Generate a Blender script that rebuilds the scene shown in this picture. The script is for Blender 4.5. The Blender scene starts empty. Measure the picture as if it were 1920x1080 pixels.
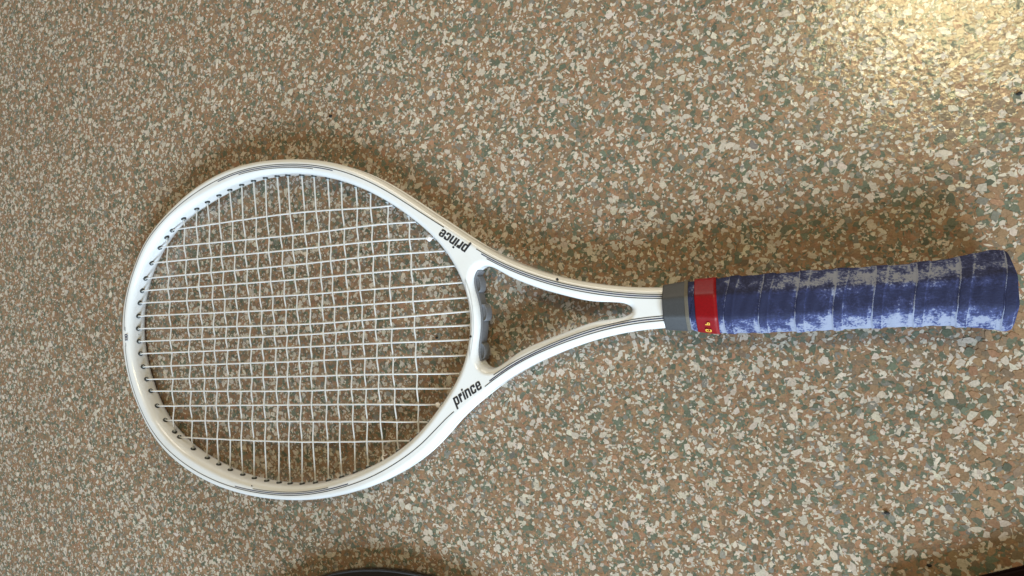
import bpy, bmesh, math, random, json
import numpy as np
from mathutils import Vector, Matrix
from mathutils.geometry import tessellate_polygon

# ------------------------------------------------------------------ camera, world, lamps
scene = bpy.context.scene
col = scene.collection
rng = np.random.default_rng(7)
random.seed(7)

cam = bpy.data.cameras.new('camera')
cam.sensor_width = 36.0
cam.lens = 1150.0 / 1920.0 * 36.0
cam.clip_start = 0.01
cam.clip_end = 50.0
cam_o = bpy.data.objects.new('camera', cam)
col.objects.link(cam_o)
TILT = 0.3854
cr, sr = math.cos(TILT), math.sin(TILT)
# phone held 0.42 m over the floor, leaning towards the racket head
cam_o.matrix_world = Matrix(((cr, 0, sr, 0.16906), (0, 1, 0, 0.0), (-sr, 0, cr, 0.41671), (0, 0, 0, 1)))
scene.camera = cam_o

world = bpy.data.worlds.new('World')
scene.world = world
world.use_nodes = True
world.node_tree.nodes['Background'].inputs[0].default_value = (1.0, 0.84, 0.62, 1)
world.node_tree.nodes['Background'].inputs[1].default_value = 0.16

def area(name, loc, target, sx, sy, power, color):
    l = bpy.data.lights.new(name, 'AREA')
    l.shape = 'RECTANGLE'
    l.size, l.size_y, l.energy, l.color = sx, sy, power, color
    o = bpy.data.objects.new(name, l)
    col.objects.link(o)
    o.location = loc
    o.rotation_euler = (Vector(target) - Vector(loc)).to_track_quat('-Z', 'Y').to_euler()
    return o
area('window_light', (1.75, -4.2, 2.35), (-0.05, 0, 0), 3.3, 1.85, 565, (0.67, 0.84, 1.0))
area('room_lamp', (-0.3, 2.4, 0.95), (-0.05, 0, 0), 1.6, 1.0, 27, (1.0, 0.94, 0.84))
area('ceiling_lamp', (0.76, 1.04, 2.2), (0.2, 0.1, 0), 0.62, 0.30, 20, (1.0, 0.84, 0.43))

scene.view_settings.view_transform = 'Standard'
scene.view_settings.look = 'None'
scene.view_settings.exposure = 0.0
scene.view_settings.gamma = 1.0
scene.cycles.caustics_reflective = False
scene.cycles.caustics_refractive = False

# ------------------------------------------------------------------ helpers
def tag(o, label=None, cat=None, group=None, kind=None):
    if label: o['label'] = label
    if cat: o['category'] = cat
    if group: o['group'] = group
    if kind: o['kind'] = kind
    return o

def link(name, me, mats, parent=None, smooth=True):
    if not isinstance(mats, (list, tuple)): mats = [mats]
    for m in mats: me.materials.append(m)
    if smooth and len(me.polygons):
        me.polygons.foreach_set('use_smooth', [True] * len(me.polygons))
    o = bpy.data.objects.new(name, me)
    col.objects.link(o)
    if parent: o.parent = parent
    return o

def mesh(name, v, f):
    me = bpy.data.meshes.new(name)
    me.from_pydata([tuple(map(float, p)) for p in v], [], f)
    me.update()
    return me

def attr(me, name, typ, data, dom='POINT'):
    a = me.attributes.new(name, typ, dom)
    key = {'FLOAT': 'value', 'FLOAT_VECTOR': 'vector', 'FLOAT_COLOR': 'color'}[typ]
    a.data.foreach_set(key, np.asarray(data, dtype=np.float32).ravel())

class NT:
    def __init__(s, name):
        s.m = bpy.data.materials.new(name); s.m.use_nodes = True
        s.t = s.m.node_tree; s.b = s.t.nodes['Principled BSDF']
    def n(s, typ, **kw):
        nd = s.t.nodes.new(typ)
        for k, v in kw.items():
            if k.startswith('i_'):
                nd.inputs[k[2:].replace('_', ' ')].default_value = v
            else: setattr(nd, k, v)
        return nd
    def l(s, a, b): s.t.links.new(a, b)
    def setb(s, **kw):
        for k, v in kw.items(): s.b.inputs[k.replace('_', ' ')].default_value = v
    def math(s, op, a, b=None, clamp=False):
        nd = s.t.nodes.new('ShaderNodeMath'); nd.operation = op; nd.use_clamp = clamp
        for i, x in enumerate((a, b)):
            if x is None: continue
            if isinstance(x, (int, float)): nd.inputs[i].default_value = x
            else: s.l(x, nd.inputs[i])
        return nd.outputs[0]
    def ramp(s, fac, stops, interp='LINEAR'):
        nd = s.t.nodes.new('ShaderNodeValToRGB'); cr_ = nd.color_ramp; cr_.interpolation = interp
        while len(cr_.elements) < len(stops): cr_.elements.new(0.5)
        for e, (p, c) in zip(cr_.elements, stops):
            e.position = p; e.color = (*c, 1) if len(c) == 3 else c
        s.l(fac, nd.inputs[0]); return nd.outputs[0]
    def mix(s, fac, a, b):
        nd = s.t.nodes.new('ShaderNodeMix'); nd.data_type = 'RGBA'
        for sock, x in ((nd.inputs[0], fac), (nd.inputs[6], a), (nd.inputs[7], b)):
            if isinstance(x, (int, float)): sock.default_value = x
            elif isinstance(x, tuple): sock.default_value = (*x, 1)
            else: s.l(x, sock)
        return nd.outputs[2]
    def bump(s, h, strength, dist):
        nd = s.n('ShaderNodeBump'); nd.inputs['Strength'].default_value = strength
        nd.inputs['Distance'].default_value = dist
        s.l(h, nd.inputs['Height']); s.l(nd.outputs[0], s.b.inputs['Normal'])

def plain(name, c, rough=0.4, **kw):
    t = NT(name); t.setb(Base_Color=(*c, 1), Roughness=rough, **kw)
    tc = t.n('ShaderNodeTexCoord')
    nz = t.n('ShaderNodeTexNoise', i_Scale=900.0, i_Detail=3.0)
    t.l(tc.outputs['Object'], nz.inputs['Vector'])
    lo = tuple(x * 0.88 for x in c); hi = tuple(min(1, x * 1.1) for x in c)
    t.l(t.ramp(nz.outputs[0], [(0.3, lo), (0.7, hi)]), t.b.inputs['Base Color'])
    return t.m

# ------------------------------------------------------------------ materials
def mat_paint():
    t = NT('white_lacquer')
    t.setb(Roughness=0.22, Coat_Weight=0.5, Coat_Roughness=0.08)
    tc = t.n('ShaderNodeTexCoord')
    nz = t.n('ShaderNodeTexNoise', i_Scale=26.0, i_Detail=6.0, i_Roughness=0.65)
    t.l(tc.outputs['Object'], nz.inputs['Vector'])
    c = t.ramp(nz.outputs[0], [(0.3, (0.74, 0.735, 0.72)), (0.55, (0.78, 0.785, 0.785))])
    fine = t.n('ShaderNodeTexNoise', i_Scale=420.0, i_Detail=2.0)
    t.l(tc.outputs['Object'], fine.inputs['Vector'])
    sp = t.ramp(fine.outputs[0], [(0.71, (0, 0, 0)), (0.76, (1, 1, 1))])
    c = t.mix(t.math('MULTIPLY', sp, 0.08), c, (0.42, 0.40, 0.36))
    t.l(c, t.b.inputs['Base Color'])
    t.bump(nz.outputs[0], 0.08, 0.001)
    return t.m
PAINT = mat_paint()
NAVY = plain('navy_ink', (0.018, 0.028, 0.085), 0.35)
BLACKINK = plain('black_ink', (0.030, 0.030, 0.034), 0.35)
STRING2 = plain('grey_string', (0.62, 0.605, 0.58), 0.4)
STRING = plain('nylon_string', (0.69, 0.68, 0.68), 0.35, Specular_IOR_Level=0.5)
GROM_DARK = plain('dark_plastic', (0.028, 0.030, 0.028), 0.45)
GROM_PALE = plain('pale_plastic', (0.34, 0.36, 0.36), 0.4)
BUMPER = plain('grey_plastic', (0.150, 0.152, 0.162), 0.35)
COLLAR = plain('grey_rubber', (0.052, 0.054, 0.058), 0.5)
TAN = plain('tan_backing', (0.12, 0.105, 0.08), 0.7)
GOLD = plain('gold_print', (0.80, 0.48, 0.06), 0.4)
REDTAPE = plain('red_tape', (0.22, 0.002, 0.005), 0.42, Specular_IOR_Level=0.3)
CHIPMAT = plain('bare_black', (0.008, 0.008, 0.009), 0.6)
KNOT = plain('knot_nylon', (0.80, 0.76, 0.74), 0.5)

def mat_grip():
    t = NT('worn_blue_grip')
    at = t.n('ShaderNodeAttribute', attribute_name='guv')      # u, arc length, turn fraction
    fa = t.n('ShaderNodeAttribute', attribute_name='wear')
    mp = t.n('ShaderNodeMapping'); mp.inputs['Scale'].default_value = (1.0, 1.0, 0.0)
    t.l(at.outputs['Vector'], mp.inputs['Vector'])
    n1 = t.n('ShaderNodeTexNoise', i_Scale=760.0, i_Detail=5.0, i_Roughness=0.68)
    t.l(mp.outputs[0], n1.inputs['Vector'])
    n2 = t.n('ShaderNodeTexNoise', i_Scale=150.0, i_Detail=3.0)
    t.l(mp.outputs[0], n2.inputs['Vector'])
    mp3 = t.n('ShaderNodeMapping'); mp3.inputs['Scale'].default_value = (260.0, 1900.0, 0.0)
    t.l(at.outputs['Vector'], mp3.inputs['Vector'])
    n3 = t.n('ShaderNodeTexNoise', i_Scale=1.0, i_Detail=3.0)
    t.l(mp3.outputs[0], n3.inputs['Vector'])
    w = t.math('ADD', t.math('MULTIPLY', n1.outputs[0], 0.9), t.math('MULTIPLY', n2.outputs[0], 0.95))
    w = t.math('ADD', w, t.math('MULTIPLY', n3.outputs[0], 0.12))
    w = t.math('ADD', w, t.math('MULTIPLY', fa.outputs['Fac'], 0.62))
    w = t.math('ADD', w, 0.115)
    mask = t.ramp(w, [(0.0, (0, 0, 0)), (0.53, (0, 0, 0)), (0.66, (1, 1, 1))])
    # the ramp input is 0..1: rescale first
    nd = mask.node; t.t.links.remove(nd.inputs[0].links[0])
    t.l(t.math('MULTIPLY', w, 0.5), nd.inputs[0])
    c = t.ramp(nd.inputs[0].links[0].from_socket, [(0.42, (0.013, 0.016, 0.050)), (0.53, (0.034, 0.042, 0.122)), (0.56, (0.080, 0.100, 0.230)), (0.587, (0.165, 0.19, 0.315)), (0.615, (0.30, 0.325, 0.42))])
    c = t.mix(t.math('MULTIPLY', n3.outputs[0], 0.30), c, (0.035, 0.044, 0.12))
    t.l(c, t.b.inputs['Base Color'])
    t.setb(Roughness=0.7, Specular_IOR_Level=0.25)
    h = t.math('ADD', t.math('MULTIPLY', mask, -0.7), t.math('ADD', n1.outputs[0], t.math('MULTIPLY', n3.outputs[0], 0.5)))
    t.bump(h, 0.55, 0.0006)
    return t.m
GRIP = mat_grip()

def mat_flake():
    t = NT('epoxy_flake')
    at = t.n('ShaderNodeAttribute', attribute_name='flake_color')
    tc = t.n('ShaderNodeTexCoord')
    geo = t.n('ShaderNodeNewGeometry')
    n1 = t.n('ShaderNodeTexNoise', i_Scale=900.0, i_Detail=3.0)
    t.l(geo.outputs['Position'], n1.inputs['Vector'])
    k = t.ramp(n1.outputs[0], [(0.3, (0.82, 0.82, 0.82)), (0.7, (1.12, 1.12, 1.12))])
    mm_ = t.n('ShaderNodeMix', data_type='RGBA', blend_type='MULTIPLY'); mm_.inputs[0].default_value = 1.0
    t.l(at.outputs['Color'], mm_.inputs[6]); t.l(k, mm_.inputs[7])
    t.l(mm_.outputs[2], t.b.inputs['Base Color'])
    n2 = t.n('ShaderNodeTexNoise', i_Scale=330.0, i_Detail=2.5)
    t.l(geo.outputs['Position'], n2.inputs['Vector'])
    t.setb(Roughness=0.19, Specular_IOR_Level=0.5)
    t.bump(n2.outputs[0], 0.5, 0.0004)
    return t.m
FLAKE = mat_flake()

def mat_floor():
    t = NT('flake_floor_binder')
    tc = t.n('ShaderNodeTexCoord')
    nz = t.n('ShaderNodeTexNoise', i_Scale=300.0, i_Detail=2.0)
    t.l(tc.outputs['Object'], nz.inputs['Vector'])
    mv = t.n('ShaderNodeMix', data_type='RGBA', blend_type='LINEAR_LIGHT'); mv.inputs[0].default_value = 0.003
    t.l(tc.outputs['Object'], mv.inputs[6]); t.l(nz.outputs['Color'], mv.inputs[7])
    vo = t.n('ShaderNodeTexVoronoi', i_Scale=300.0); vo.feature = 'F1'
    t.l(mv.outputs[2], vo.inputs['Vector'])
    sep = t.n('ShaderNodeSeparateColor'); t.l(vo.outputs['Color'], sep.inputs[0])
    c = t.ramp(sep.outputs[0], [(0.0, (0.268, 0.178, 0.108)), (0.42, (0.212, 0.156, 0.107)), (0.58, (0.285, 0.168, 0.102)),
                                (0.68, (0.14, 0.148, 0.10)), (0.79, (0.50, 0.435, 0.352))], 'CONSTANT')
    t.l(c, t.b.inputs['Base Color'])
    t.setb(Roughness=0.21)
    t.bump(nz.outputs[0], 0.5, 0.0004)
    return t.m
FLOOR = mat_floor()
GLOSSBLACK = plain('gloss_black', (0.006, 0.006, 0.007), 0.12, Coat_Weight=0.6)
DARKWOOD = plain('dark_brown_rubber', (0.010, 0.004, 0.004), 0.9, Specular_IOR_Level=0.1)
GRIT = plain('black_grit', (0.008, 0.007, 0.006), 0.7)

# ------------------------------------------------------------------ the floor and its colour flakes
FX0, FX1, FY0, FY1 = -0.76, 0.46, -0.43, 0.43
S = 6.0
floor = link('floor', mesh('floor', [(-S, -S, -0.00006), (S, -S, -0.00006), (S, S, -0.00006), (-S, S, -0.00006)], [(0, 1, 2, 3)]), FLOOR, smooth=False)
tag(floor, 'flake covered brown, green and cream epoxy floor', kind='structure')

PAL = [  # share, rgb, spread, median radius mm, z layer
    (0.38, (0.276, 0.180, 0.108), 0.10, 1.30, 0.00),
    (0.12, (0.212, 0.156, 0.107), 0.10, 1.18, 0.05),
    (0.14, (0.285, 0.168, 0.102), 0.11, 1.15, 0.06),
    (0.115, (0.132, 0.144, 0.104), 0.12, 1.28, 0.07),
    (0.04, (0.210, 0.198, 0.170), 0.12, 1.05, 0.08),
    (0.20, (0.505, 0.438, 0.355), 0.10, 1.00, 0.09),
]
def flake_field(N):
    K = 6
    share = np.array([p[0] for p in PAL]); kind = rng.choice(len(PAL), N, p=share / share.sum())
    rgb = np.array([p[1] for p in PAL])[kind]
    spread = np.array([p[2] for p in PAL])[kind]
    rgb = rgb * (1 + spread[:, None] * rng.normal(size=(N, 1))) * (1 + 0.018 * rng.normal(size=(N, 3)))
    r = np.array([p[3] for p in PAL])[kind] * np.exp(0.52 * rng.normal(size=N)) * 1e-3
    r = np.clip(r, 0.0004, 0.0030)
    z = (np.array([p[4] for p in PAL])[kind] + 0.07 * rng.random(N)) * 1e-3
    cx = rng.uniform(FX0, FX1, N) + rng.normal(0, 0.035, N); cy = rng.uniform(FY0, FY1, N) + rng.normal(0, 0.035, N)
    ang = (np.arange(K)[None, :] + rng.uniform(-0.32, 0.32, (N, K))) * 2 * np.pi / K
    rad = r[:, None] * rng.uniform(0.62, 1.12, (N, K))
    el = np.exp(np.clip(0.36 * rng.normal(size=(N, 1)), -.6, .6) * np.where(r[:, None] > .002, .6, 1.0)); th = rng.uniform(0, np.pi, (N, 1))
    x = rad * np.cos(ang) * el; y = rad * np.sin(ang) / el
    xr = x * np.cos(th) - y * np.sin(th); yr = x * np.sin(th) + y * np.cos(th)
    tx = np.clip(rng.normal(0, 0.014, (N, 1)), -.05, .05); ty = np.clip(rng.normal(0, 0.014, (N, 1)), -.05, .05)
    zz = z[:, None] + xr * tx + yr * ty
    V = np.stack([cx[:, None] + xr, cy[:, None] + yr, zz], -1)
    return V, np.clip(rgb, 0.01, 0.8), r, kind

NF = 560000
V, C3, R_, KD = flake_field(NF)
def world_px(P):                                            # only to pick the flakes in view for single objects
    d = P - np.array([0.16906, 0, 0.41671])
    X = d[:, 0] * cr - d[:, 2] * sr; Z = -(d[:, 0] * sr + d[:, 2] * cr)
    return 960 + 1150 * X / Z, 540 - 1150 * d[:, 1] / Z, Z
c0 = V.mean(1)
px, py, pz = world_px(c0)
inview = (px > 0) & (px < 1920) & (py > 0) & (py < 1080)
score = np.where(inview, R_ / pz, 0)
big = np.argsort(-score)[:290]
keep = np.ones(NF, bool); keep[big] = False
def flakes_mesh(V, C):
    n = len(V); me = bpy.data.meshes.new('flakes')
    me.vertices.add(n * 6); me.vertices.foreach_set('co', V.astype(np.float32).ravel())
    me.loops.add(n * 6); me.loops.foreach_set('vertex_index', np.arange(n * 6, dtype=np.int32))
    me.polygons.add(n); me.polygons.foreach_set('loop_start', np.arange(0, n * 6, 6, dtype=np.int32))
    me.update(calc_edges=True)
    attr(me, 'flake_color', 'FLOAT_COLOR', np.repeat(np.c_[C, np.ones(n)], 6, axis=0))
    return me
fl = link('flakes', flakes_mesh(V[keep], C3[keep]), FLAKE, floor, smooth=False)
tag(fl, kind='stuff')
# the largest flakes in view: each its own plate with an edge
for i in big:
    c = V[i].mean(0)
    top = V[i] - c + np.array([0, 0, 0.00016]); bot = (V[i] - c) * np.array([1.03, 1.03, 1]) - np.array([0, 0, 0.00025])
    me = mesh('flake', np.r_[top, bot], [tuple(range(6))] + [(k, k + 6, (k + 1) % 6 + 6, (k + 1) % 6) for k in range(6)])
    attr(me, 'flake_color', 'FLOAT_COLOR', np.tile(np.r_[C3[i], 1], (12, 1)))
    o = link('flake', me, FLAKE, floor, smooth=False)
    o.location = c

# ------------------------------------------------------------------ racket data: plan outlines in mm, racket axes (u along, v across)
DATA = json.loads(r'''{"O":[[113.36,13.48],[98.08,14.58],[82.91,16.58],[67.88,19.45],[53.03,23.18],[38.44,27.8],[24.17,33.34],[10.29,39.8],[-3.06,47.25],[-15.88,55.6],[-28.38,64.44],[-40.81,73.37],[-53.21,82.33],[-65.56,91.37],[-78.02,100.26],[-90.84,108.62],[-104.14,116.2],[-117.94,122.85],[-132.17,128.48],[-146.79,133.0],[-161.7,136.45],[-176.8,139.01],[-192.0,140.89],[-207.27,142.07],[-222.57,142.35],[-237.85,141.48],[-253.02,139.34],[-267.98,135.98],[-282.61,131.46],[-296.8,125.76],[-310.53,118.98],[-323.86,111.34],[-336.68,102.89],[-348.57,93.35],[-358.98,82.36],[-367.89,70.0],[-375.69,56.77],[-382.25,42.91],[-386.94,28.4],[-389.55,13.33],[-390.28,-1.99],[-389.2,-17.27],[-386.22,-32.26],[-381.44,-46.78],[-375.19,-60.78],[-367.7,-74.18],[-358.87,-86.69],[-348.46,-97.84],[-336.51,-107.38],[-323.44,-115.41],[-309.66,-122.19],[-295.41,-127.78],[-280.76,-132.21],[-265.82,-135.58],[-250.7,-138.03],[-235.47,-139.6],[-220.18,-140.35],[-204.86,-140.38],[-189.57,-139.71],[-174.35,-138.18],[-159.25,-135.72],[-144.3,-132.4],[-129.51,-128.37],[-114.98,-123.58],[-100.82,-117.78],[-87.16,-110.84],[-74.06,-102.83],[-61.73,-93.8],[-50.44,-83.65],[-39.57,-73.12],[-27.85,-63.55],[-15.34,-54.77],[-2.45,-46.46],[10.9,-39.01],[24.77,-32.6],[39.04,-27.01],[53.56,-22.11],[68.31,-18.04],[83.3,-15.04],[98.48,-13.16],[113.79,-12.37]],"I":[[-24.31,-0.5],[-24.77,11.53],[-27.25,23.26],[-31.58,34.51],[-37.3,45.13],[-44.22,54.96],[-52.24,63.92],[-61.06,72.15],[-70.38,79.85],[-80.03,87.11],[-90.0,93.91],[-100.28,100.19],[-110.9,105.9],[-121.83,111.01],[-133.03,115.53],[-144.44,119.45],[-156.05,122.75],[-167.81,125.4],[-179.71,127.38],[-191.71,128.71],[-203.75,129.4],[-215.81,129.35],[-227.84,128.53],[-239.81,126.98],[-251.67,124.8],[-263.42,122.09],[-275.05,118.88],[-286.57,115.25],[-297.98,111.24],[-309.14,106.65],[-319.78,101.09],[-329.71,94.34],[-338.98,86.58],[-347.66,78.14],[-355.58,69.04],[-362.46,59.17],[-368.18,48.56],[-372.72,37.35],[-376.02,25.73],[-377.92,13.83],[-378.4,1.79],[-377.57,-10.23],[-375.56,-22.11],[-372.3,-33.7],[-367.94,-44.97],[-362.69,-55.89],[-356.56,-66.29],[-349.35,-75.89],[-340.94,-84.47],[-331.59,-92.11],[-321.54,-98.83],[-310.94,-104.58],[-299.91,-109.5],[-288.64,-113.86],[-277.22,-117.81],[-265.66,-121.23],[-253.93,-123.97],[-242.05,-126.01],[-230.06,-127.42],[-218.01,-128.25],[-205.93,-128.53],[-193.86,-128.2],[-181.86,-127.12],[-169.95,-125.25],[-158.17,-122.65],[-146.53,-119.47],[-135.04,-115.78],[-123.71,-111.61],[-112.59,-106.91],[-101.74,-101.62],[-91.24,-95.66],[-81.25,-88.93],[-71.88,-81.39],[-63.15,-73.09],[-54.9,-64.27],[-46.96,-55.14],[-39.6,-45.59],[-33.39,-35.31],[-28.71,-24.23],[-25.68,-12.53]],"T":[[-19.33,29.27],[-19.22,22.49],[-17.66,15.55],[-16.41,8.74],[-16.0,1.97],[-16.33,-4.78],[-17.38,-11.52],[-18.88,-18.46],[-19.46,-25.68],[-17.66,-32.13],[-13.02,-35.63],[-6.69,-35.08],[-0.25,-31.95],[5.82,-28.09],[11.79,-24.6],[17.93,-21.73],[24.31,-19.34],[30.83,-17.18],[37.38,-15.08],[43.93,-12.94],[50.49,-10.79],[56.97,-8.75],[63.34,-7.01],[69.93,-5.74],[77.33,-4.98],[85.19,-4.12],[91.19,-1.88],[92.1,1.81],[87.28,4.74],[79.81,5.98],[72.35,6.62],[65.6,7.55],[59.16,9.01],[52.65,10.88],[46.07,12.91],[39.51,15.02],[33.02,17.28],[26.64,19.77],[20.37,22.45],[14.19,25.27],[8.11,28.43],[2.06,32.16],[-4.2,35.68],[-10.69,37.12],[-16.29,34.78]],"s_u1":[[32,3.5],[40,4.3],[47,4.8],[54,5.0],[60,5.0],[67,5.3],[73,6.0],[79,6.8],[85,6.8],[92,5.3],[100,4.7],[118,5.9]],"s_u2":[[54.0,6.35],[57.6,6.35],[61.1,6.4],[64.7,6.55],[68.3,6.8],[71.9,7.22],[75.4,7.67],[79.0,8.15]],"s_u3":[[58.0,7.7],[60.3,7.71],[62.6,7.81],[64.9,7.91],[67.1,8.01],[69.4,8.28],[71.7,8.55],[74.0,8.83]],"s_l1":[[121,6.4],[134,5.1],[145,6.1],[153,6.2],[161,5.7],[173,5.3],[186,6.8],[194,8.0],[204,7.6],[208,5.9]],"s_l2":[[161.0,7.0],[164.4,6.89],[167.9,6.77],[171.3,6.66],[174.7,6.8],[178.1,7.19],[181.6,7.59],[185.0,7.98]],"s_l3":[[165.0,8.17],[167.3,8.09],[169.6,8.01],[171.9,7.94],[174.1,8.03],[176.4,8.29],[178.7,8.56],[181.0,8.82]],"s_t1":[[0,4.58],[9,3.81],[19,3.82],[26,3.97]],"s_t2":[[0,5.73],[9,5.1],[18,5.14],[25,5.14]],"s_t3":[[0,7.01],[9,6.56],[18,6.27],[24,6.22]],"s_b1":[[216,8.0],[221,7.88],[231,7.72],[240,8.03]],"s_b2":[[215,6.28],[221,6.72],[230,6.44],[240,6.6]],"s_b3":[[214,5.14],[221,5.82],[230,4.97],[240,5.2]],"mains":[[[-326.4,96.73],[-189.87,95.99],[-104.9,91.07],[-84.68,90.36]],[[-343.57,82.26],[-191.13,77.82],[-105.86,77.34],[-64.85,75.37]],[[-355.73,68.84],[-191.98,65.71],[-106.74,64.64],[-50.3,61.86]],[[-364.83,55.06],[-192.86,53.08],[-107.53,53.28],[-41.55,51.4]],[[-370.27,43.77],[-193.71,40.89],[-108.43,40.42],[-34.21,39.75]],[[-374.27,32.43],[-194.61,28.03],[-109.32,27.55],[-28.58,27.11]],[[-377.07,20.21],[-195.41,16.5],[-110.13,15.94],[-25.5,15.91]],[[-378.29,8.4],[-196.31,3.64],[-110.95,4.11],[-24.32,5.81]],[[-378.16,-3.75],[-196.93,-5.23],[-111.52,-3.98],[-24.62,-4.45]],[[-376.83,-15.41],[-197.63,-15.3],[-112.27,-14.77],[-26.2,-14.88]],[[-374.12,-27.81],[-198.44,-26.96],[-113.05,-25.98],[-29.51,-26.32]],[[-370.14,-39.64],[-199.31,-39.38],[-113.94,-38.84],[-35.7,-39.45]],[[-365.33,-50.66],[-200.15,-51.35],[-114.71,-49.88],[-43.18,-50.45]],[[-357.62,-64.6],[-200.95,-62.89],[-115.56,-62.09],[-53.12,-62.25]],[[-347.59,-77.8],[-201.91,-76.64],[-116.5,-75.58],[-65.42,-75.34]],[[-330.3,-93.02],[-203.09,-93.49],[-117.57,-90.94],[-82.15,-89.56]]],"cross":[[[-333.94,90.94],[-334.89,4.57],[-336.02,-63.98],[-336.33,-88.43]],[[-311.01,105.73],[-311.14,66.57],[-311.5,3.59],[-313.54,-63.87],[-313.55,-103.24]],[[-293.96,112.7],[-295.37,65.22],[-294.92,2.89],[-295.65,-63.79],[-296.62,-110.81]],[[-280.55,117.2],[-279.56,63.86],[-280.19,2.27],[-281.59,-63.72],[-283.03,-115.86]],[[-266.35,121.31],[-266.37,62.73],[-266.01,1.68],[-267.43,-63.65],[-269.61,-120.12]],[[-253.17,124.47],[-251.81,61.48],[-252.43,1.11],[-253.31,-63.58],[-255.39,-123.65]],[[-239.14,127.07],[-238.52,60.34],[-238.26,0.51],[-240.31,-63.52],[-242.36,-125.96]],[[-225.47,128.73],[-225.13,59.19],[-224.67,-0.06],[-226.55,-63.45],[-228.58,-127.53]],[[-212.15,129.42],[-212.17,58.08],[-211.01,-0.63],[-212.48,-63.38],[-215.03,-128.35]],[[-199.21,129.2],[-198.32,56.89],[-198.19,-1.17],[-200.41,-63.33],[-203.19,-128.49]],[[-187.83,128.33],[-186.03,55.84],[-185.38,-1.71],[-187.61,-63.26],[-190.39,-127.94]],[[-173.25,126.38],[-172.55,54.68],[-172.66,-2.25],[-175.81,-63.21],[-176.46,-126.36]],[[-160.83,123.9],[-158.96,53.52],[-159.8,-2.79],[-161.32,-63.14],[-163.29,-123.85]],[[-147.01,120.22],[-148.29,52.6],[-147.94,-3.28],[-149.1,-63.08],[-149.71,-120.38]],[[-134.0,115.88],[-134.16,51.39],[-134.38,-3.85],[-135.4,-63.01],[-136.5,-116.27]],[[-120.13,110.24],[-121.36,50.29],[-121.1,-4.41],[-122.29,-62.95],[-123.88,-111.67]],[[-106.69,103.71],[-107.97,49.14],[-109.09,-4.92],[-109.41,-62.89],[-109.54,-105.48]],[[-91.52,94.87],[-93.12,47.87],[-94.88,-5.51],[-95.48,-62.82],[-94.72,-97.72]],[[-73.52,82.27],[-73.58,46.19],[-73.94,-6.39],[-75.19,-62.72],[-75.92,-84.79]]],"txt_lo":[[-38.71,-59.72],[-18.73,-50.64],[-39.83,-57.05]]}''')
def arr(k): return np.array(DATA[k]) * 1e-3
H, BA, BB = 0.0095, 0.0045, 0.006                            # half depth, corner rounding across / in depth
def ZC(u): return 0.0112 + (u + 0.39) * 0.0105               # mid-plane: tip on the floor, handle lifted by the thicker grip

def catmull(P, closed, n):
    P = np.asarray(P); m = len(P)
    if closed: Q = np.vstack([P[-1], P, P[0], P[1]]); seg = m
    else: Q = np.vstack([2 * P[0] - P[1], P, 2 * P[-1] - P[-2]]); seg = m - 1
    out = []
    for i in range(seg):
        p0, p1, p2, p3 = Q[i:i + 4]
        for t in np.arange(n) / n:
            out.append(0.5 * (2 * p1 + (p2 - p0) * t + (2 * p0 - 5 * p1 + 4 * p2 - p3) * t * t + (3 * p1 - p0 - 3 * p2 + p3) * t ** 3))
    if not closed: out.append(P[-1])
    return np.array(out)
def normals(P, closed=True):
    t = (np.roll(P, -1, 0) - np.roll(P, 1, 0)) if closed else np.gradient(P, axis=0)
    n = np.c_[t[:, 1], -t[:, 0]]
    return n / np.linalg.norm(n, axis=1)[:, None]

outer = catmull(arr('O'), False, 4)                          # neck top -> tip -> neck bottom (counter-clockwise)
outer_n = normals(outer, False)
NO = len(outer)
tail = np.array([[0.125, outer[-1, 1]], [0.150, -0.0115], [0.150, 0.0125], [0.125, outer[0, 1]]])
outerC = np.vstack([outer, tail])
outerC_n = normals(outerC)
inner = catmull(arr('I'), True, 3)[::-1]                     # holes run clockwise, so the same rule gives the outward normal of the material
inner = inner if np.sum(inner[:, 0] * np.roll(inner[:, 1], -1) - inner[:, 1] * np.roll(inner[:, 0], -1)) < 0 else inner[::-1]
throat = catmull(arr('T'), True, 3)
throat = throat if np.sum(throat[:, 0] * np.roll(throat[:, 1], -1) - throat[:, 1] * np.roll(throat[:, 0], -1)) < 0 else throat[::-1]
inner_n, throat_n = normals(inner), normals(throat)

racket = bpy.data.objects.new('tennis_racket', None)
col.objects.link(racket)
racket.location = (0, -0.0208, 0); racket.rotation_euler = (0, 0, 0.0689)
racket.empty_display_size = 0.05
tag(racket, 'white tennis racket with worn blue grip and red tape lying on the flake floor', 'tennis racket')

def zprof(d):                                                # height of the top surface over the mid-plane at inset d
    return np.where(d >= BA, H, H - BB + BB * np.sqrt(np.clip(1 - ((BA - d) / BA) ** 2, 0, 1)))

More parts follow.
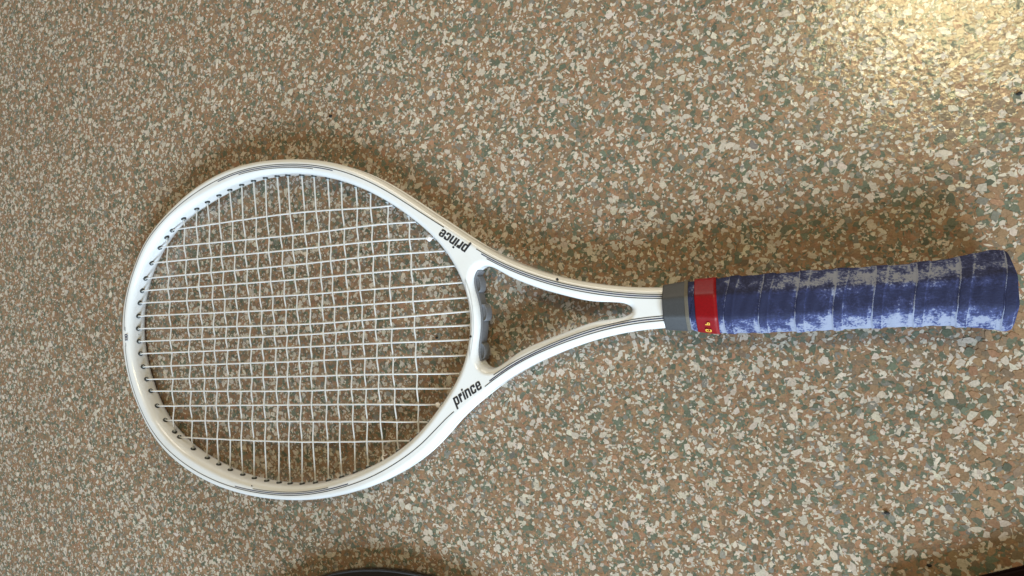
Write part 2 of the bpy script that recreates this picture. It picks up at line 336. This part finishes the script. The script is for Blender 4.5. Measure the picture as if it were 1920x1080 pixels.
def build_frame():
    angs = np.radians([90, 78, 66, 54, 42, 30, 18, 8, 0])
    top = [(BA + 0.0005, H)] + [(BA - BA * math.cos(a), H - BB + BB * math.sin(a)) for a in angs]
    g = [(0.0, 0.0030, 0), (0.0, 0.0024, 1), (0.0, -0.0024, 1), (0.0, -0.0030, 0)]
    prof = [(d, z, 0) for d, z in top] + g + [(d, -z, 0) for d, z in reversed(top)]
    verts, faces, caps_t, caps_b = [], [], [], []
    for P, N, grooved in ((outerC, outerC_n, True), (inner, inner_n, False), (throat, throat_n, False)):
        base = len(verts); n = len(P)
        amp = np.clip((0.0 - P[:, 0]) / 0.03, 0, 1) * 0.0011 if grooved else np.zeros(n)
        for d, z, gr in prof:
            Q = P - N * (d + gr * amp)[:, None]
            verts += [(q[0], q[1], ZC(q[0]) + z) for q in Q]
        for k in range(len(prof) - 1):
            a, b = base + k * n, base + (k + 1) * n
            faces += [(a + i, b + i, b + (i + 1) % n, a + (i + 1) % n) for i in range(n)]
        caps_t.append(list(range(base, base + n)))
        caps_b.append(list(range(base + (len(prof) - 1) * n, base + len(prof) * n)))
    for caps, flip in ((caps_t, False), (caps_b, True)):
        flat = [i for c in caps for i in c]
        tris = tessellate_polygon([[Vector((verts[i][0], verts[i][1], 0)) for i in c] for c in caps])
        for t in tris:
            t = [flat[i] for i in t]
            a, b, c = (np.array(verts[i][:2]) for i in t)
            up = ((b - a)[0] * (c - a)[1] - (b - a)[1] * (c - a)[0]) > 0
            faces.append(tuple(t if up != flip else t[::-1]))
    return link('frame', mesh('frame', verts, faces), PAINT, racket)
frame = build_frame()

def stripe(key, w=0.0007, mat=BLACKINK, lift=0.00012):
    nodes = DATA['s_' + key]
    ks = np.array([n[0] for n in nodes], float); ds = np.array([n[1] for n in nodes]) * 1e-3
    a, b = ks[0], ks[-1]
    kk = np.linspace(a, b, int((b - a) * 3) + 2)
    # smooth cubic through the inset nodes
    dd = np.interp(kk, ks, ds)
    for _ in range(60):
        dd[1:-1] = 0.25 * dd[:-2] + 0.5 * dd[1:-1] + 0.25 * dd[2:]
    idx = np.clip(kk / 240 * (NO - 1), 0, NO - 1)
    P = np.c_[np.interp(idx, np.arange(NO), outer[:, 0]), np.interp(idx, np.arange(NO), outer[:, 1])]
    N = np.c_[np.interp(idx, np.arange(NO), outer_n[:, 0]), np.interp(idx, np.arange(NO), outer_n[:, 1])]
    v, f = [], []
    for p, n, d in zip(P, N, dd):
        for e in (-w / 2, 0, w / 2):
            q = p - n * (d + e)
            v.append((q[0], q[1], ZC(q[0]) + zprof(d + e) + lift))
    for i in range(len(P) - 1):
        for j in range(2):
            a_ = i * 3 + j
            f.append((a_, a_ + 1, a_ + 4, a_ + 3))
    return link('pinstripe', mesh('pinstripe', v, f), mat, frame)
for k in ('u1', 'l1'): stripe(k, 0.00058, BLACKINK)
for k in ('u2', 'l2'): stripe(k, 0.00068, NAVY)
for k in ('u3', 'l3'): stripe(k, 0.00052, BLACKINK)
for k, w, m in (('t1', .00055, BLACKINK), ('t2', .00072, NAVY), ('t3', .00055, BLACKINK), ('b1', .00055, BLACKINK), ('b2', .00072, NAVY), ('b3', .00055, BLACKINK)):
    stripe(k, w, m)
for v0, v1, du in ((-0.0075, -0.0042, 0.0013), (0.0068, 0.0108, 0.0013)):    # the short dashes beside the tip mark
    me = mesh('dash', [(-0.3843 + du, v0, ZC(-.383) + H + .0001), (-0.3837 + du, v0, ZC(-.383) + H + .0001), (-0.3837 + du, v1, ZC(-.383) + H + .0001), (-0.3843 + du, v1, ZC(-.383) + H + .0001)], [(0, 1, 2, 3)])
    link('pinstripe', me, BLACKINK, frame)

# ---- lettering: outlines in x-height units, flat print on the paint
def rnd(pts, r=0.16, n=5):
    out = []; m = len(pts)
    for i, p in enumerate(pts):
        p = np.array(p[:2], float); rr = pts[i][2] if len(pts[i]) > 2 else r
        a = np.array(pts[i - 1][:2], float) - p; b = np.array(pts[(i + 1) % m][:2], float) - p
        la, lb = np.linalg.norm(a), np.linalg.norm(b); k = min(rr, la * .49, lb * .49)
        if k < 1e-4: out.append(p); continue
        A, B = p + a / la * k, p + b / lb * k
        for t in np.linspace(0, 1, n): out.append((1 - t) ** 2 * A + 2 * t * (1 - t) * p + t * t * B)
    return out
def rect(x0, y0, x1, y1, r=0.0): return rnd([(x0, y0, r), (x1, y0, r), (x1, y1, r), (x0, y1, r)])
SW = 0.27
GLYPH = {
 'p': (0.76, [[rnd([(0, -.44, .03), (SW, -.44, .03), (SW, 0, .02), (.76, 0, .28), (.76, 1, .28), (0, 1, .03)]), rect(SW, .2, .76 - SW, .8, .1)]]),
 'r': (0.54, [[rnd([(0, 0, .02), (SW, 0, .02), (SW, .62, .06), (.54, .66, .02), (.54, 1, .06), (0, 1, .03)])]]),
 'i': (0.27, [[rect(0, 0, SW, 1, .02)], [rect(0, 1.1, SW, 1.34, .06)]]),
 'n': (0.76, [[rnd([(0, 0, .02), (SW, 0, .02), (SW, .8, .08), (.76 - SW, .8, .08), (.76 - SW, 0, .02), (.76, 0, .02), (.76, 1, .28), (0, 1, .03)])]]),
 'c': (0.74, [[rnd([(0, 0, .28), (.74, 0, .28), (.74, .38, .02), (.74 - SW, .38, .02), (.74 - SW, .2, .08), (SW, .2, .08), (SW, .8, .08), (.74 - SW, .8, .08), (.74 - SW, .62, .02), (.74, .62, .02), (.74, 1, .28), (0, 1, .28)])]]),
 'e': (0.74, [[rnd([(0, 0, .28), (.74, 0, .28), (.74, .32, .02), (.74 - SW, .32, .02), (.74 - SW, .2, .06), (SW, .2, .06), (SW, .42, .02), (.74, .42, .02), (.74, 1, .28), (0, 1, .28)]), rect(SW, .58, .74 - SW, .82, .07)]]),
 '1': (0.34, [[rnd([(.1, 0, .01), (.34, 0, .01), (.34, 1, .01), (.16, 1, .01), (0, .8, .01), (.1, .78, .01)])]]),
 '0': (0.62, [[rect(0, 0, .62, 1, .26), rect(.2, .17, .42, .83, .1)]]),
 'G': (0.8, [[rnd([(0, 0, .4), (.8, 0, .3), (.8, .52, .02), (.42, .52, .02), (.42, .38, .02), (.6, .38, .02), (.6, .18, .1), (.2, .18, .2), (.2, .82, .2), (.6, .82, .1), (.6, .7, .02), (.8, .7, .02), (.8, 1, .3), (0, 1, .4)])]]),
 'P': (0.7, [[rnd([(0, 0, .02), (.2, 0, .02), (.2, .4, .02), (.7, .4, .25), (.7, 1, .25), (0, 1, .02)]), rect(.2, .55, .5, .84, .12)]]),
}
def letter_tris(ch):
    w, shapes = GLYPH[ch]; V_, F_ = [], []
    for rings in shapes:
        flat = [p for r in rings for p in r]; b = len(V_)
        V_ += flat
        F_ += [tuple(b + i for i in t) for t in tessellate_polygon([[Vector((*p, 0)) for p in r] for r in rings])]
    return w, V_, F_
def lettering(text, place, mat, parent, gap=0.1, slant=0.17):
    """place maps (x, y) in x-heights to a 3-D point"""
    x = 0
    for ch in text:
        w, V_, F_ = letter_tris(ch)
        pts = [place(x + p[0] + slant * p[1], p[1]) for p in V_]
        fs = []
        for t in F_:
            a, b, c = (np.array(pts[i]) for i in t)
            fs.append(t if np.cross(b - a, c - a)[2] > 0 else t[::-1])
        link('letter', mesh('letter', pts, fs), mat, parent, smooth=False)
        x += w + gap
def flat_place(origin, ang, size):
    e1 = np.array([math.cos(ang), math.sin(ang)]); e2 = np.array([-e1[1], e1[0]])
    def f(x, y):
        q = np.array(origin) + (e1 * x + e2 * y) * size
        return (q[0], q[1], ZC(q[0]) + H + 0.00015)
    return f
a_ = math.radians(30.0); e1 = np.array([math.cos(a_), math.sin(a_)]); e2 = np.array([-e1[1], e1[0]])
lettering('prince', flat_place((e1 * -63.6 + e2 * -34.3) * 1e-3, a_, 0.0059), BLACKINK, frame)
a_ = math.radians(145.0); e1 = np.array([math.cos(a_), math.sin(a_)]); e2 = np.array([-e1[1], e1[0]])
lettering('prince', flat_place((e1 * 45.3 + e2 * -31.8) * 1e-3, a_, 0.0059), BLACKINK, frame)
def tip_place(x, y):
    u, v = -0.3797 - y * 0.0040, -0.0023 + x * 0.0040
    return (u, v, ZC(u) + H + 0.00015)
lettering('110', tip_place, NAVY, frame, gap=0.12, slant=0.0)

# ---- chips knocked out of the paint
def blob_disc(name, u, v, r, mat, parent, z, seed):
    rr = random.Random(seed); n = 9
    vs = [(u + r * rr.uniform(.6, 1.1) * math.cos(2 * math.pi * k / n), v + r * rr.uniform(.6, 1.1) * math.sin(2 * math.pi * k / n), z) for k in range(n)]
    link(name, mesh(name, vs, [tuple(range(n))]), mat, parent, smooth=False)
for i, (u, v, r, dz) in enumerate(((0.0447, 0.0236, .0012, -.0002), (-0.0224, -0.0121, .0011, -.0004), (-0.2356, -0.1290, .0009, 0), (-0.3640, 0.0029, .0006, -.001))):
    blob_disc('paint_chip', u, v, r, CHIPMAT, frame, ZC(u) + H + .00025 + dz * 0, 40 + i)

# ---- grommets and strings
def ring(pts, r, seg=8):
    """tube through 3-D points"""
    pts = np.asarray(pts); v, f = [], []
    T = np.gradient(pts, axis=0); T /= np.linalg.norm(T, axis=1)[:, None]
    up = np.array([0, 0, 1.0])
    for p, t in zip(pts, T):
        s_ = np.cross(t, up); s_ /= np.linalg.norm(s_); b = np.cross(s_, t)
        for k in range(seg):
            a = 2 * math.pi * k / seg
            v.append(p + r * (math.cos(a) * s_ + math.sin(a) * b))
    n = len(pts)
    for i in range(n - 1):
        for k in range(seg):
            f.append((i * seg + k, i * seg + (k + 1) % seg, (i + 1) * seg + (k + 1) % seg, (i + 1) * seg + k))
    f.append(tuple(range(seg))[::-1]); f.append(tuple((n - 1) * seg + k for k in range(seg)))
    return v, f

def lathe(profile, seg=16):
    v, f = [], []
    for x, r in profile:
        v += [(x, r * math.cos(2 * math.pi * k / seg), r * math.sin(2 * math.pi * k / seg)) for k in range(seg)]
    for i in range(len(profile) - 1):
        f += [(i * seg + k, i * seg + (k + 1) % seg, (i + 1) * seg + (k + 1) % seg, (i + 1) * seg + k) for k in range(seg)]
    return v, f
gv, gf = lathe([(-0.003, .0022), (0.0008, .0022), (0.00095, .0020), (0.00095, .00135), (0.0012, .00120), (0.0022, .00105), (0.0022, .0007), (-0.001, .0007)])
gme = mesh('grommet', gv, gf)
gme.materials.append(GROM_DARK); gme.materials.append(GROM_PALE)
for p in gme.polygons:
    p.use_smooth = True
    p.material_index = 1 if p.index // 16 in (4, 5) else 0
icen = inner.mean(0)
def add_grommet(end, direction):
    k = np.linalg.norm(inner - end, axis=1).argmin()
    n = inner_n[k]                                           # towards the middle of the head
    d = 0.72 * n + 0.28 * direction; d /= np.linalg.norm(d)
    o = bpy.data.objects.new('grommet', gme); col.objects.link(o); o.parent = racket
    o.location = (end[0], end[1], ZC(end[0]))
    o.rotation_euler = (0, 0, math.atan2(d[1], d[0]))

def dense(P, n=14):
    return catmull(P, False, n)
mains = [dense(np.array(p) * 1e-3) for p in DATA['mains']]
crosses = [dense(np.array(p) * 1e-3) for p in DATA['cross']]
def crossing(A, B):
    for i in range(len(A) - 1):
        p, r = A[i], A[i + 1] - A[i]
        for j in range(len(B) - 1):
            q, s_ = B[j], B[j + 1] - B[j]
            den = r[0] * s_[1] - r[1] * s_[0]
            if abs(den) < 1e-15: continue
            d = q - p
            t = (d[0] * s_[1] - d[1] * s_[0]) / den; u = (d[0] * r[1] - d[1] * r[0]) / den
            if 0 <= t < 1 and 0 <= u < 1: return i + t, j + u
    return None
def arclen(P): return np.r_[0, np.cumsum(np.linalg.norm(np.diff(P, axis=0), axis=1))]
X = {}
for i, A in enumerate(mains):
    for j, B in enumerate(crosses):
        c = crossing(A, B)
        if c: X[i, j] = c
SR = 0.00067
def build_string(name, P, nodes, r):
    """nodes: (arc position, height) at each crossing; the string undulates between them"""
    s_ = arclen(P); L = s_[-1]
    ns = sorted(nodes); xs = [0.0] + [a for a, _ in ns] + [L]; zs_ = [0.0] + [h for _, h in ns] + [0.0]
    t = np.linspace(0, L, 120)
    z = np.empty_like(t)
    for k in range(len(xs) - 1):
        m = (t >= xs[k]) & (t <= xs[k + 1]); w = (t[m] - xs[k]) / max(1e-9, xs[k + 1] - xs[k])
        w = w * w * (3 - 2 * w); z[m] = zs_[k] * (1 - w) + zs_[k + 1] * w
    u = np.interp(t, s_, P[:, 0]); v = np.interp(t, s_, P[:, 1])
    d0 = np.array([u[1] - u[0], v[1] - v[0]]); d0 /= np.linalg.norm(d0)
    d1 = np.array([u[-1] - u[-2], v[-1] - v[-2]]); d1 /= np.linalg.norm(d1)
    pts = np.c_[u, v, ZC(u) + z]
    a = np.r_[pts[0, :2] - d0 * 0.004, pts[0, 2]]; b = np.r_[pts[-1, :2] + d1 * 0.004, pts[-1, 2]]
    vv, ff = ring(np.vstack([a, pts, b]), r)
    link(name, mesh(name, vv, ff), STRING if name == 'main_string' else STRING2, racket)
    add_grommet(pts[0, :2], d0); add_grommet(pts[-1, :2], -d1)
for i, A in enumerate(mains):
    sA = arclen(A)
    build_string('main_string', A, [(np.interp(X[i, j][0], np.arange(len(A)), sA), 0.00032 * (1 if (i + j) % 2 else -1)) for j in range(len(crosses)) if (i, j) in X], SR)
for j, B in enumerate(crosses):
    sB = arclen(B)
    build_string('cross_string', B, [(np.interp(X[i, j][1], np.arange(len(B)), sB), 0.00075 * (-1 if (i + j) % 2 else 1)) for i in range(len(mains)) if (i, j) in X], SR * 0.94)

def knot(u, v, r, seed):
    bm = bmesh.new(); bmesh.ops.create_icosphere(bm, subdivisions=3, radius=r)
    rr = random.Random(seed)
    ph = [rr.uniform(0, 6) for _ in range(3)]
    for w in bm.verts:
        k = 1 + 0.16 * math.sin(w.co.x / r * 3 + ph[0]) * math.cos(w.co.y / r * 3.4 + ph[1]) + 0.12 * math.sin(w.co.z / r * 4 + w.co.x / r * 2 + ph[2])
        w.co *= k
    me = bpy.data.meshes.new('string_knot'); bm.to_mesh(me); bm.free()
    o = link('string_knot', me, KNOT, racket); o.location = (u, v, ZC(u) + 0.0006)
def end_of(P, back): 
    d = (P[-1] - P[-2]); d /= np.linalg.norm(d); return P[-1] - d * back
q = end_of(mains[2], 0.0062); knot(q[0], q[1], 0.0021, 3)
q = end_of(mains[13], 0.0044); knot(q[0], q[1], 0.0020, 5)
# frayed string end at the lower shoulder
q = end_of(crosses[16], 0.0035)
for k in range(7):
    rr = random.Random(70 + k); a = rr.uniform(-0.5, 2.6) - math.pi / 2
    pts = []
    p = np.array([q[0], q[1], ZC(q[0]) + .001]); d = np.array([math.cos(a), math.sin(a), rr.uniform(-.1, .4)])
    for s_ in range(7):
        pts.append(p.copy()); p = p + d * 0.0009; a += rr.uniform(-.6, .6); d = np.array([math.cos(a), math.sin(a), rr.uniform(-.3, .3)])
    vv, ff = ring(np.array(pts), 0.00042, 6)
    link('string_fray', mesh('string_fray', vv, ff), KNOT, racket)

# ---- grey grommet strip on the handle side of the bridge
def bridge_strip():
    sel = [i for i in range(len(throat)) if -0.0315 < throat[i, 1] < 0.0375 and throat[i, 0] < -0.006 and throat_n[i, 0] > 0.5]
    sel = sorted(sel, key=lambda i: throat[i, 1])
    P, N = throat[sel], throat_n[sel]
    n = len(P); v, f = [], []
    prof = [(-.001, .0058), (.0006, .0058), (.0012, .0050), (.0012, -.0050), (.0006, -.0058), (-.001, -.0058)]
    for p, m in zip(P, N):
        for d, z in prof:
            v.append((p[0] + m[0] * d, p[1] + m[1] * d, ZC(p[0]) - 0.0012 + z))
    k = len(prof)
    for i in range(n - 1):
        for j in range(k - 1): f.append((i * k + j, (i + 1) * k + j, (i + 1) * k + j + 1, i * k + j + 1))
    f.append(tuple(range(k))); f.append(tuple((n - 1) * k + j for j in range(k))[::-1])
    strip = link('bridge_strip', mesh('bridge_strip', v, f), BUMPER, racket, smooth=False)
    for vc, hl in ((0.0255, .0062), (0.0032, .0062), (-0.0230, .0060)):
        i = np.abs(P[:, 1] - vc).argmin(); p, m = P[i], N[i]; t = np.array([-m[1], m[0]])
        vs, fs = [], []
        lay = [(1.0, .0038), (1.0, .0046), (.88, .0046), (.80, .0038), (0.0, .0038)]
        out = [(1.0, -.0046), (1.0, .0038), (.95, .0044), (.86, .0044), (.80, .0036), (.02, .0036)]
        seg = 18
        for s_, z in out:
            for a in range(seg + 1):
                an = math.pi * a / seg
                q = p + m * (0.0010 + 0.0035 * s_ * math.sin(an) ** 0.8) + t * (hl * (0.4 + .6 * s_) * math.cos(an))
                vs.append((q[0], q[1], ZC(p[0]) - 0.0012 + z))
        for r_ in range(len(out) - 1):
            for a in range(seg): 
                b = r_ * (seg + 1) + a
                fs.append((b, b + 1, b + seg + 2, b + seg + 1))
        link('strip_lobe', mesh('strip_lobe', vs, fs), BUMPER, strip)
bridge_strip()

# ---- handle: collar, tape, overgrip, butt
GU = np.array([.1120, .1200, .131, .144, .155, .17, .195, .22, .243, .2515, .264, .2730, .2790, .2830, .2862, .2882, .2894, .2900, .2904])
GT = np.array([.0139, .0149, .0160, .0165, .0172, .0171, .0172, .0171, .0170, .0173, .0181, .0191, .0205, .0213, .0212, .0203, .0188, .0172, .0150])
GB = np.array([.0126, .0134, .0144, .0165, .0173, .0175, .0177, .0172, .0174, .0172, .0178, .0189, .0200, .0207, .0210, .0204, .0190, .0175, .0150])
def grip_r(phi):
    c = np.zeros_like(phi)
    for k in range(8): c += np.maximum(0, np.cos(phi - k * math.pi / 4)) ** 34
    r = c ** (-1 / 34.0)
    return r / r.min()
def section(u, phi):
    """point of the bare handle: phi = 0 is straight up, growing towards -v"""
    t = np.interp(u, GU, GT); b = np.interp(u, GU, GB)
    hw = (t + b) / 2; vc = (t - b) / 2
    hz = np.minimum(hw * 0.92, 0.0178 + 0 * hw)
    r = grip_r(phi) / 1.0
    return u, vc - hw * r * np.sin(phi), hz, hz * r * np.cos(phi)
def handle_z(u): return np.interp(u, [.11, .15, .20, .27, .294], [.0165, .0172, .0176, .0186, .0192])
def surf(u, phi, off=0.0):
    uu, v, hz, z = section(u, np.asarray(phi, float))
    n = np.array([0 * z, -np.sin(phi), np.cos(phi)])
    return np.array([uu + 0 * z, v + n[1] * off, handle_z(u) + z + n[2] * off]).T
NPH = 112
PH = np.linspace(-math.pi, math.pi, NPH, endpoint=False)
def tube(name, us, offf, mat, parent, cap0=False, cap1=False, extra=None):
    V_, F_ = [], []
    for u in us: V_.append(surf(u, PH, offf(u, PH)))
    V_ = np.concatenate(V_)
    for i in range(len(us) - 1):
        for k in range(NPH):
            a = i * NPH + k; b = i * NPH + (k + 1) % NPH
            F_.append((a, a + NPH, b + NPH, b))
    if cap0: F_.append(tuple(range(NPH)))
    if cap1: F_.append(tuple((len(us) - 1) * NPH + k for k in range(NPH))[::-1])
    me = mesh(name, V_, F_)
    if extra: extra(me)
    return link(name, me, mat, parent)

SEAM0, PITCH = 0.1500, 0.0193
def turn(u, phi):
    s_ = 0.55 * np.sin(phi) * 0.0042 + 0.0016 * np.sin(2 * phi + 1) + 0.0011 * np.sin(u * 330.0)
    return (u - SEAM0 + s_) / PITCH
def grip_off(u, phi):
    k = turn(u, phi); fr = k - np.floor(k)
    ov = np.where(fr < 0.30, 0.00055 - 0.0001 * fr, np.where(fr < 0.36, 0.00055 * (0.36 - fr) / 0.06, 0.0))
    edge = 0.00022 * np.exp(-((fr - 0.985) / 0.022) ** 2)
    wob = 0.00010 * np.sin(5 * phi + 17 * np.floor(k)) + 0.00012 * np.sin(u * 900 + 3 * np.sin(2 * phi))
    return ov + edge + wob
def grip_attr(us):
    def f(me):
        G, W = [], []
        for u in us:
            k = turn(u, PH); fr = k - np.floor(k)
            arc = PH * 0.0185
            G.append(np.c_[np.full(NPH, u), arc, fr])
            e = np.exp(-((np.mod(PH + math.pi / 8, math.pi / 4) - math.pi / 8 - 0) / .25) ** 2)      # 1 on facet middles
            side = 0.5 + 0.5 * np.cos(2 * (PH - 0.0))
            w = -0.10 - 0.36 * np.exp(-((PH - 0.10) / 0.42) ** 2)                       # palm-worn flanks, cleaner top facet
            w = w + 0.33 * np.exp(-((PH - 1.05) / 0.5) ** 2) + 0.26 * np.exp(-((PH + 0.72) / 0.30) ** 2)
            along = np.interp(u, [.13, .155, .185, .20, .25, .262, .275, .282, .294], [-.42, -.32, -.06, .04, .06, .0, -.06, -.22, -.28])
            along2 = np.where(PH > 0.5, np.maximum(along, -.12), along)
            seam = 0.80 * np.exp(-((fr - 0.985) / 0.011) ** 2) + 0.25 * np.exp(-((fr - 0.31) / 0.012) ** 2) + 0.2 * (fr > 0.86)
            W.append(w + along2 + seam - 0.10 * (fr < .28))
        attr(me, 'guv', 'FLOAT_VECTOR', np.concatenate(G))
        attr(me, 'wear', 'FLOAT', np.concatenate(W))
    return f
tube('collar', np.array([.1128, .1130, .1136, .1180, .1240, .1266, .1274, .1275]), lambda u, p: 0 * p + (0.0 if u < .1129 else .0009) - (0.0012 if u > .12745 else 0), COLLAR, racket)
tube('collar_edge', np.array([.1265, .1274, .1281, .1285, .1286]), lambda u, p: 0 * p + 0.0012 + 0.0002 * np.sin(3 * p) - (0.0012 if u > .12855 else 0), TAN, racket)
us = np.arange(.1280, .2800, .00028)
us = np.r_[us, np.linspace(.2802, .2904, 60)]
grip = tube('overgrip', us, grip_off, GRIP, racket, cap1=True, extra=grip_attr(us))
tape_us = np.array([.1324, .1325, .1330, .1360, .1400, .1430, .1452, .1453])
tape = tube('finishing_tape', tape_us + 0.0, lambda u, p: 0 * p + (0.0011 if .13245 < u < .14525 else .0004) + 0.00008 * np.sin(4 * p + u * 700), REDTAPE, racket)
def tape_lap():
    ph = np.linspace(-0.95, -0.62, 8); V_, F_ = [], []
    for u in (.1309, .1440):
        V_.append(surf(u, ph, 0.0019))
    V_ = np.concatenate(V_)
    for i in range(7): F_.append((i, i + 8, i + 9, i + 1))
    link('tape_lap', mesh('tape_lap', V_, F_), REDTAPE, tape)
def tape_place(u0, ph0, size):
    def f(x, y):
        p = surf(u0 + y * size, np.array([ph0 - x * size / 0.0165]), 0.0023)[0]
        return tuple(p)
    return f
lettering('G', tape_place(.1372, 1.06, 0.0036), GOLD, tape, slant=0)
lettering('P', tape_place(.1376, 0.68, 0.0027), GOLD, tape, slant=0)

# ------------------------------------------------------------------ things at the edge of the picture
base = bpy.data.objects.new('stool_base', None); col.objects.link(base); base.location = (-0.0785, -0.4462, 0)
tag(base, 'black glossy round base showing at the bottom edge of the floor', 'stool base')
def turned(name, prof, mat, parent, seg=96):
    v, f = [], []
    for r, z in prof: v += [(r * math.cos(2 * math.pi * k / seg), r * math.sin(2 * math.pi * k / seg), z) for k in range(seg)]
    for i in range(len(prof) - 1):
        f += [(i * seg + k, i * seg + (k + 1) % seg, (i + 1) * seg + (k + 1) % seg, (i + 1) * seg + k) for k in range(seg)]
    f.append(tuple((len(prof) - 1) * seg + k for k in range(seg)))
    return link(name, mesh(name, v, f), mat, parent)
turned('rim', [(.222, 0), (.2265, .002), (.2275, .007), (.226, .011), (.222, .013), (.2185, .0125)], GLOSSBLACK, base)
turned('dome', [(.219, .012), (.214, .0155), (.205, .019), (.18, .024), (.14, .029), (.09, .034), (.045, .042), (.032, .05)], GLOSSBLACK, base)
turned('post', [(.030, .045), (.028, .06), (.028, .40), (.026, .405)], GLOSSBLACK, base)

mat_o = bpy.data.objects.new('floor_mat', None); col.objects.link(mat_o)
d = np.array([0.0181, 0.0084]); mat_o.location = (0.2838, -0.1592, 0); mat_o.rotation_euler = (0, 0, math.atan2(d[1], d[0]))
tag(mat_o, 'near black brown mat showing in the lower right corner of the floor', 'mat')
def box(name, x0, y0, z0, x1, y1, z1, mat, parent, bev=0.002):
    bm = bmesh.new(); bmesh.ops.create_cube(bm, size=1)
    for w in bm.verts: w.co = Vector(((x0 + x1) / 2 + w.co.x * (x1 - x0), (y0 + y1) / 2 + w.co.y * (y1 - y0), (z0 + z1) / 2 + w.co.z * (z1 - z0)))
    bmesh.ops.bevel(bm, geom=bm.edges[:], offset=bev, segments=2, affect='EDGES')
    me = bpy.data.meshes.new(name); bm.to_mesh(me); bm.free()
    return link(name, me, mat, parent, smooth=False)
box('mat_backing', -.05, -.42, 0.0006, .55, 0, .006, DARKWOOD, mat_o)
box('mat_border', -.05, -.020, .0062, .55, .001, .0125, DARKWOOD, mat_o)
for k in range(16):
    box('mat_rib', -.05, -.020 - .0235 * (k + 1), .0062, .55, -.0225 - .0235 * k, .0105, DARKWOOD, mat_o, .0012)

for i, (x, y, r, lab) in enumerate(((-.1626, .1431, .0016, 'tiny black crumb on the floor above the top of the white racket head'),
                                    (.3003, .1066, .0014, 'tiny black crumb at the right edge of the floor above the blue grip end'),
                                    (.2375, -.1319, .0013, 'tiny black crumb on the floor below the butt of the blue grip'),
                                    (.2587, -.1591, .0012, 'tiny black crumb at the bottom of the floor beside the dark corner'),
                                    (-.0622, -.0383, .0013, 'tiny black crumb on the floor seen through the racket strings'))):
    bm = bmesh.new(); bmesh.ops.create_icosphere(bm, subdivisions=2, radius=r); rr = random.Random(i)
    for w in bm.verts: w.co = Vector((w.co.x * (1 + rr.uniform(-.3, .3)), w.co.y * (.7 + rr.uniform(-.2, .2)), w.co.z * .5))
    me = bpy.data.meshes.new('crumb'); bm.to_mesh(me); bm.free()
    o = link('crumb', me, GRIT, None, smooth=False); o.location = (x, y, .0008); tag(o, lab, 'crumb')
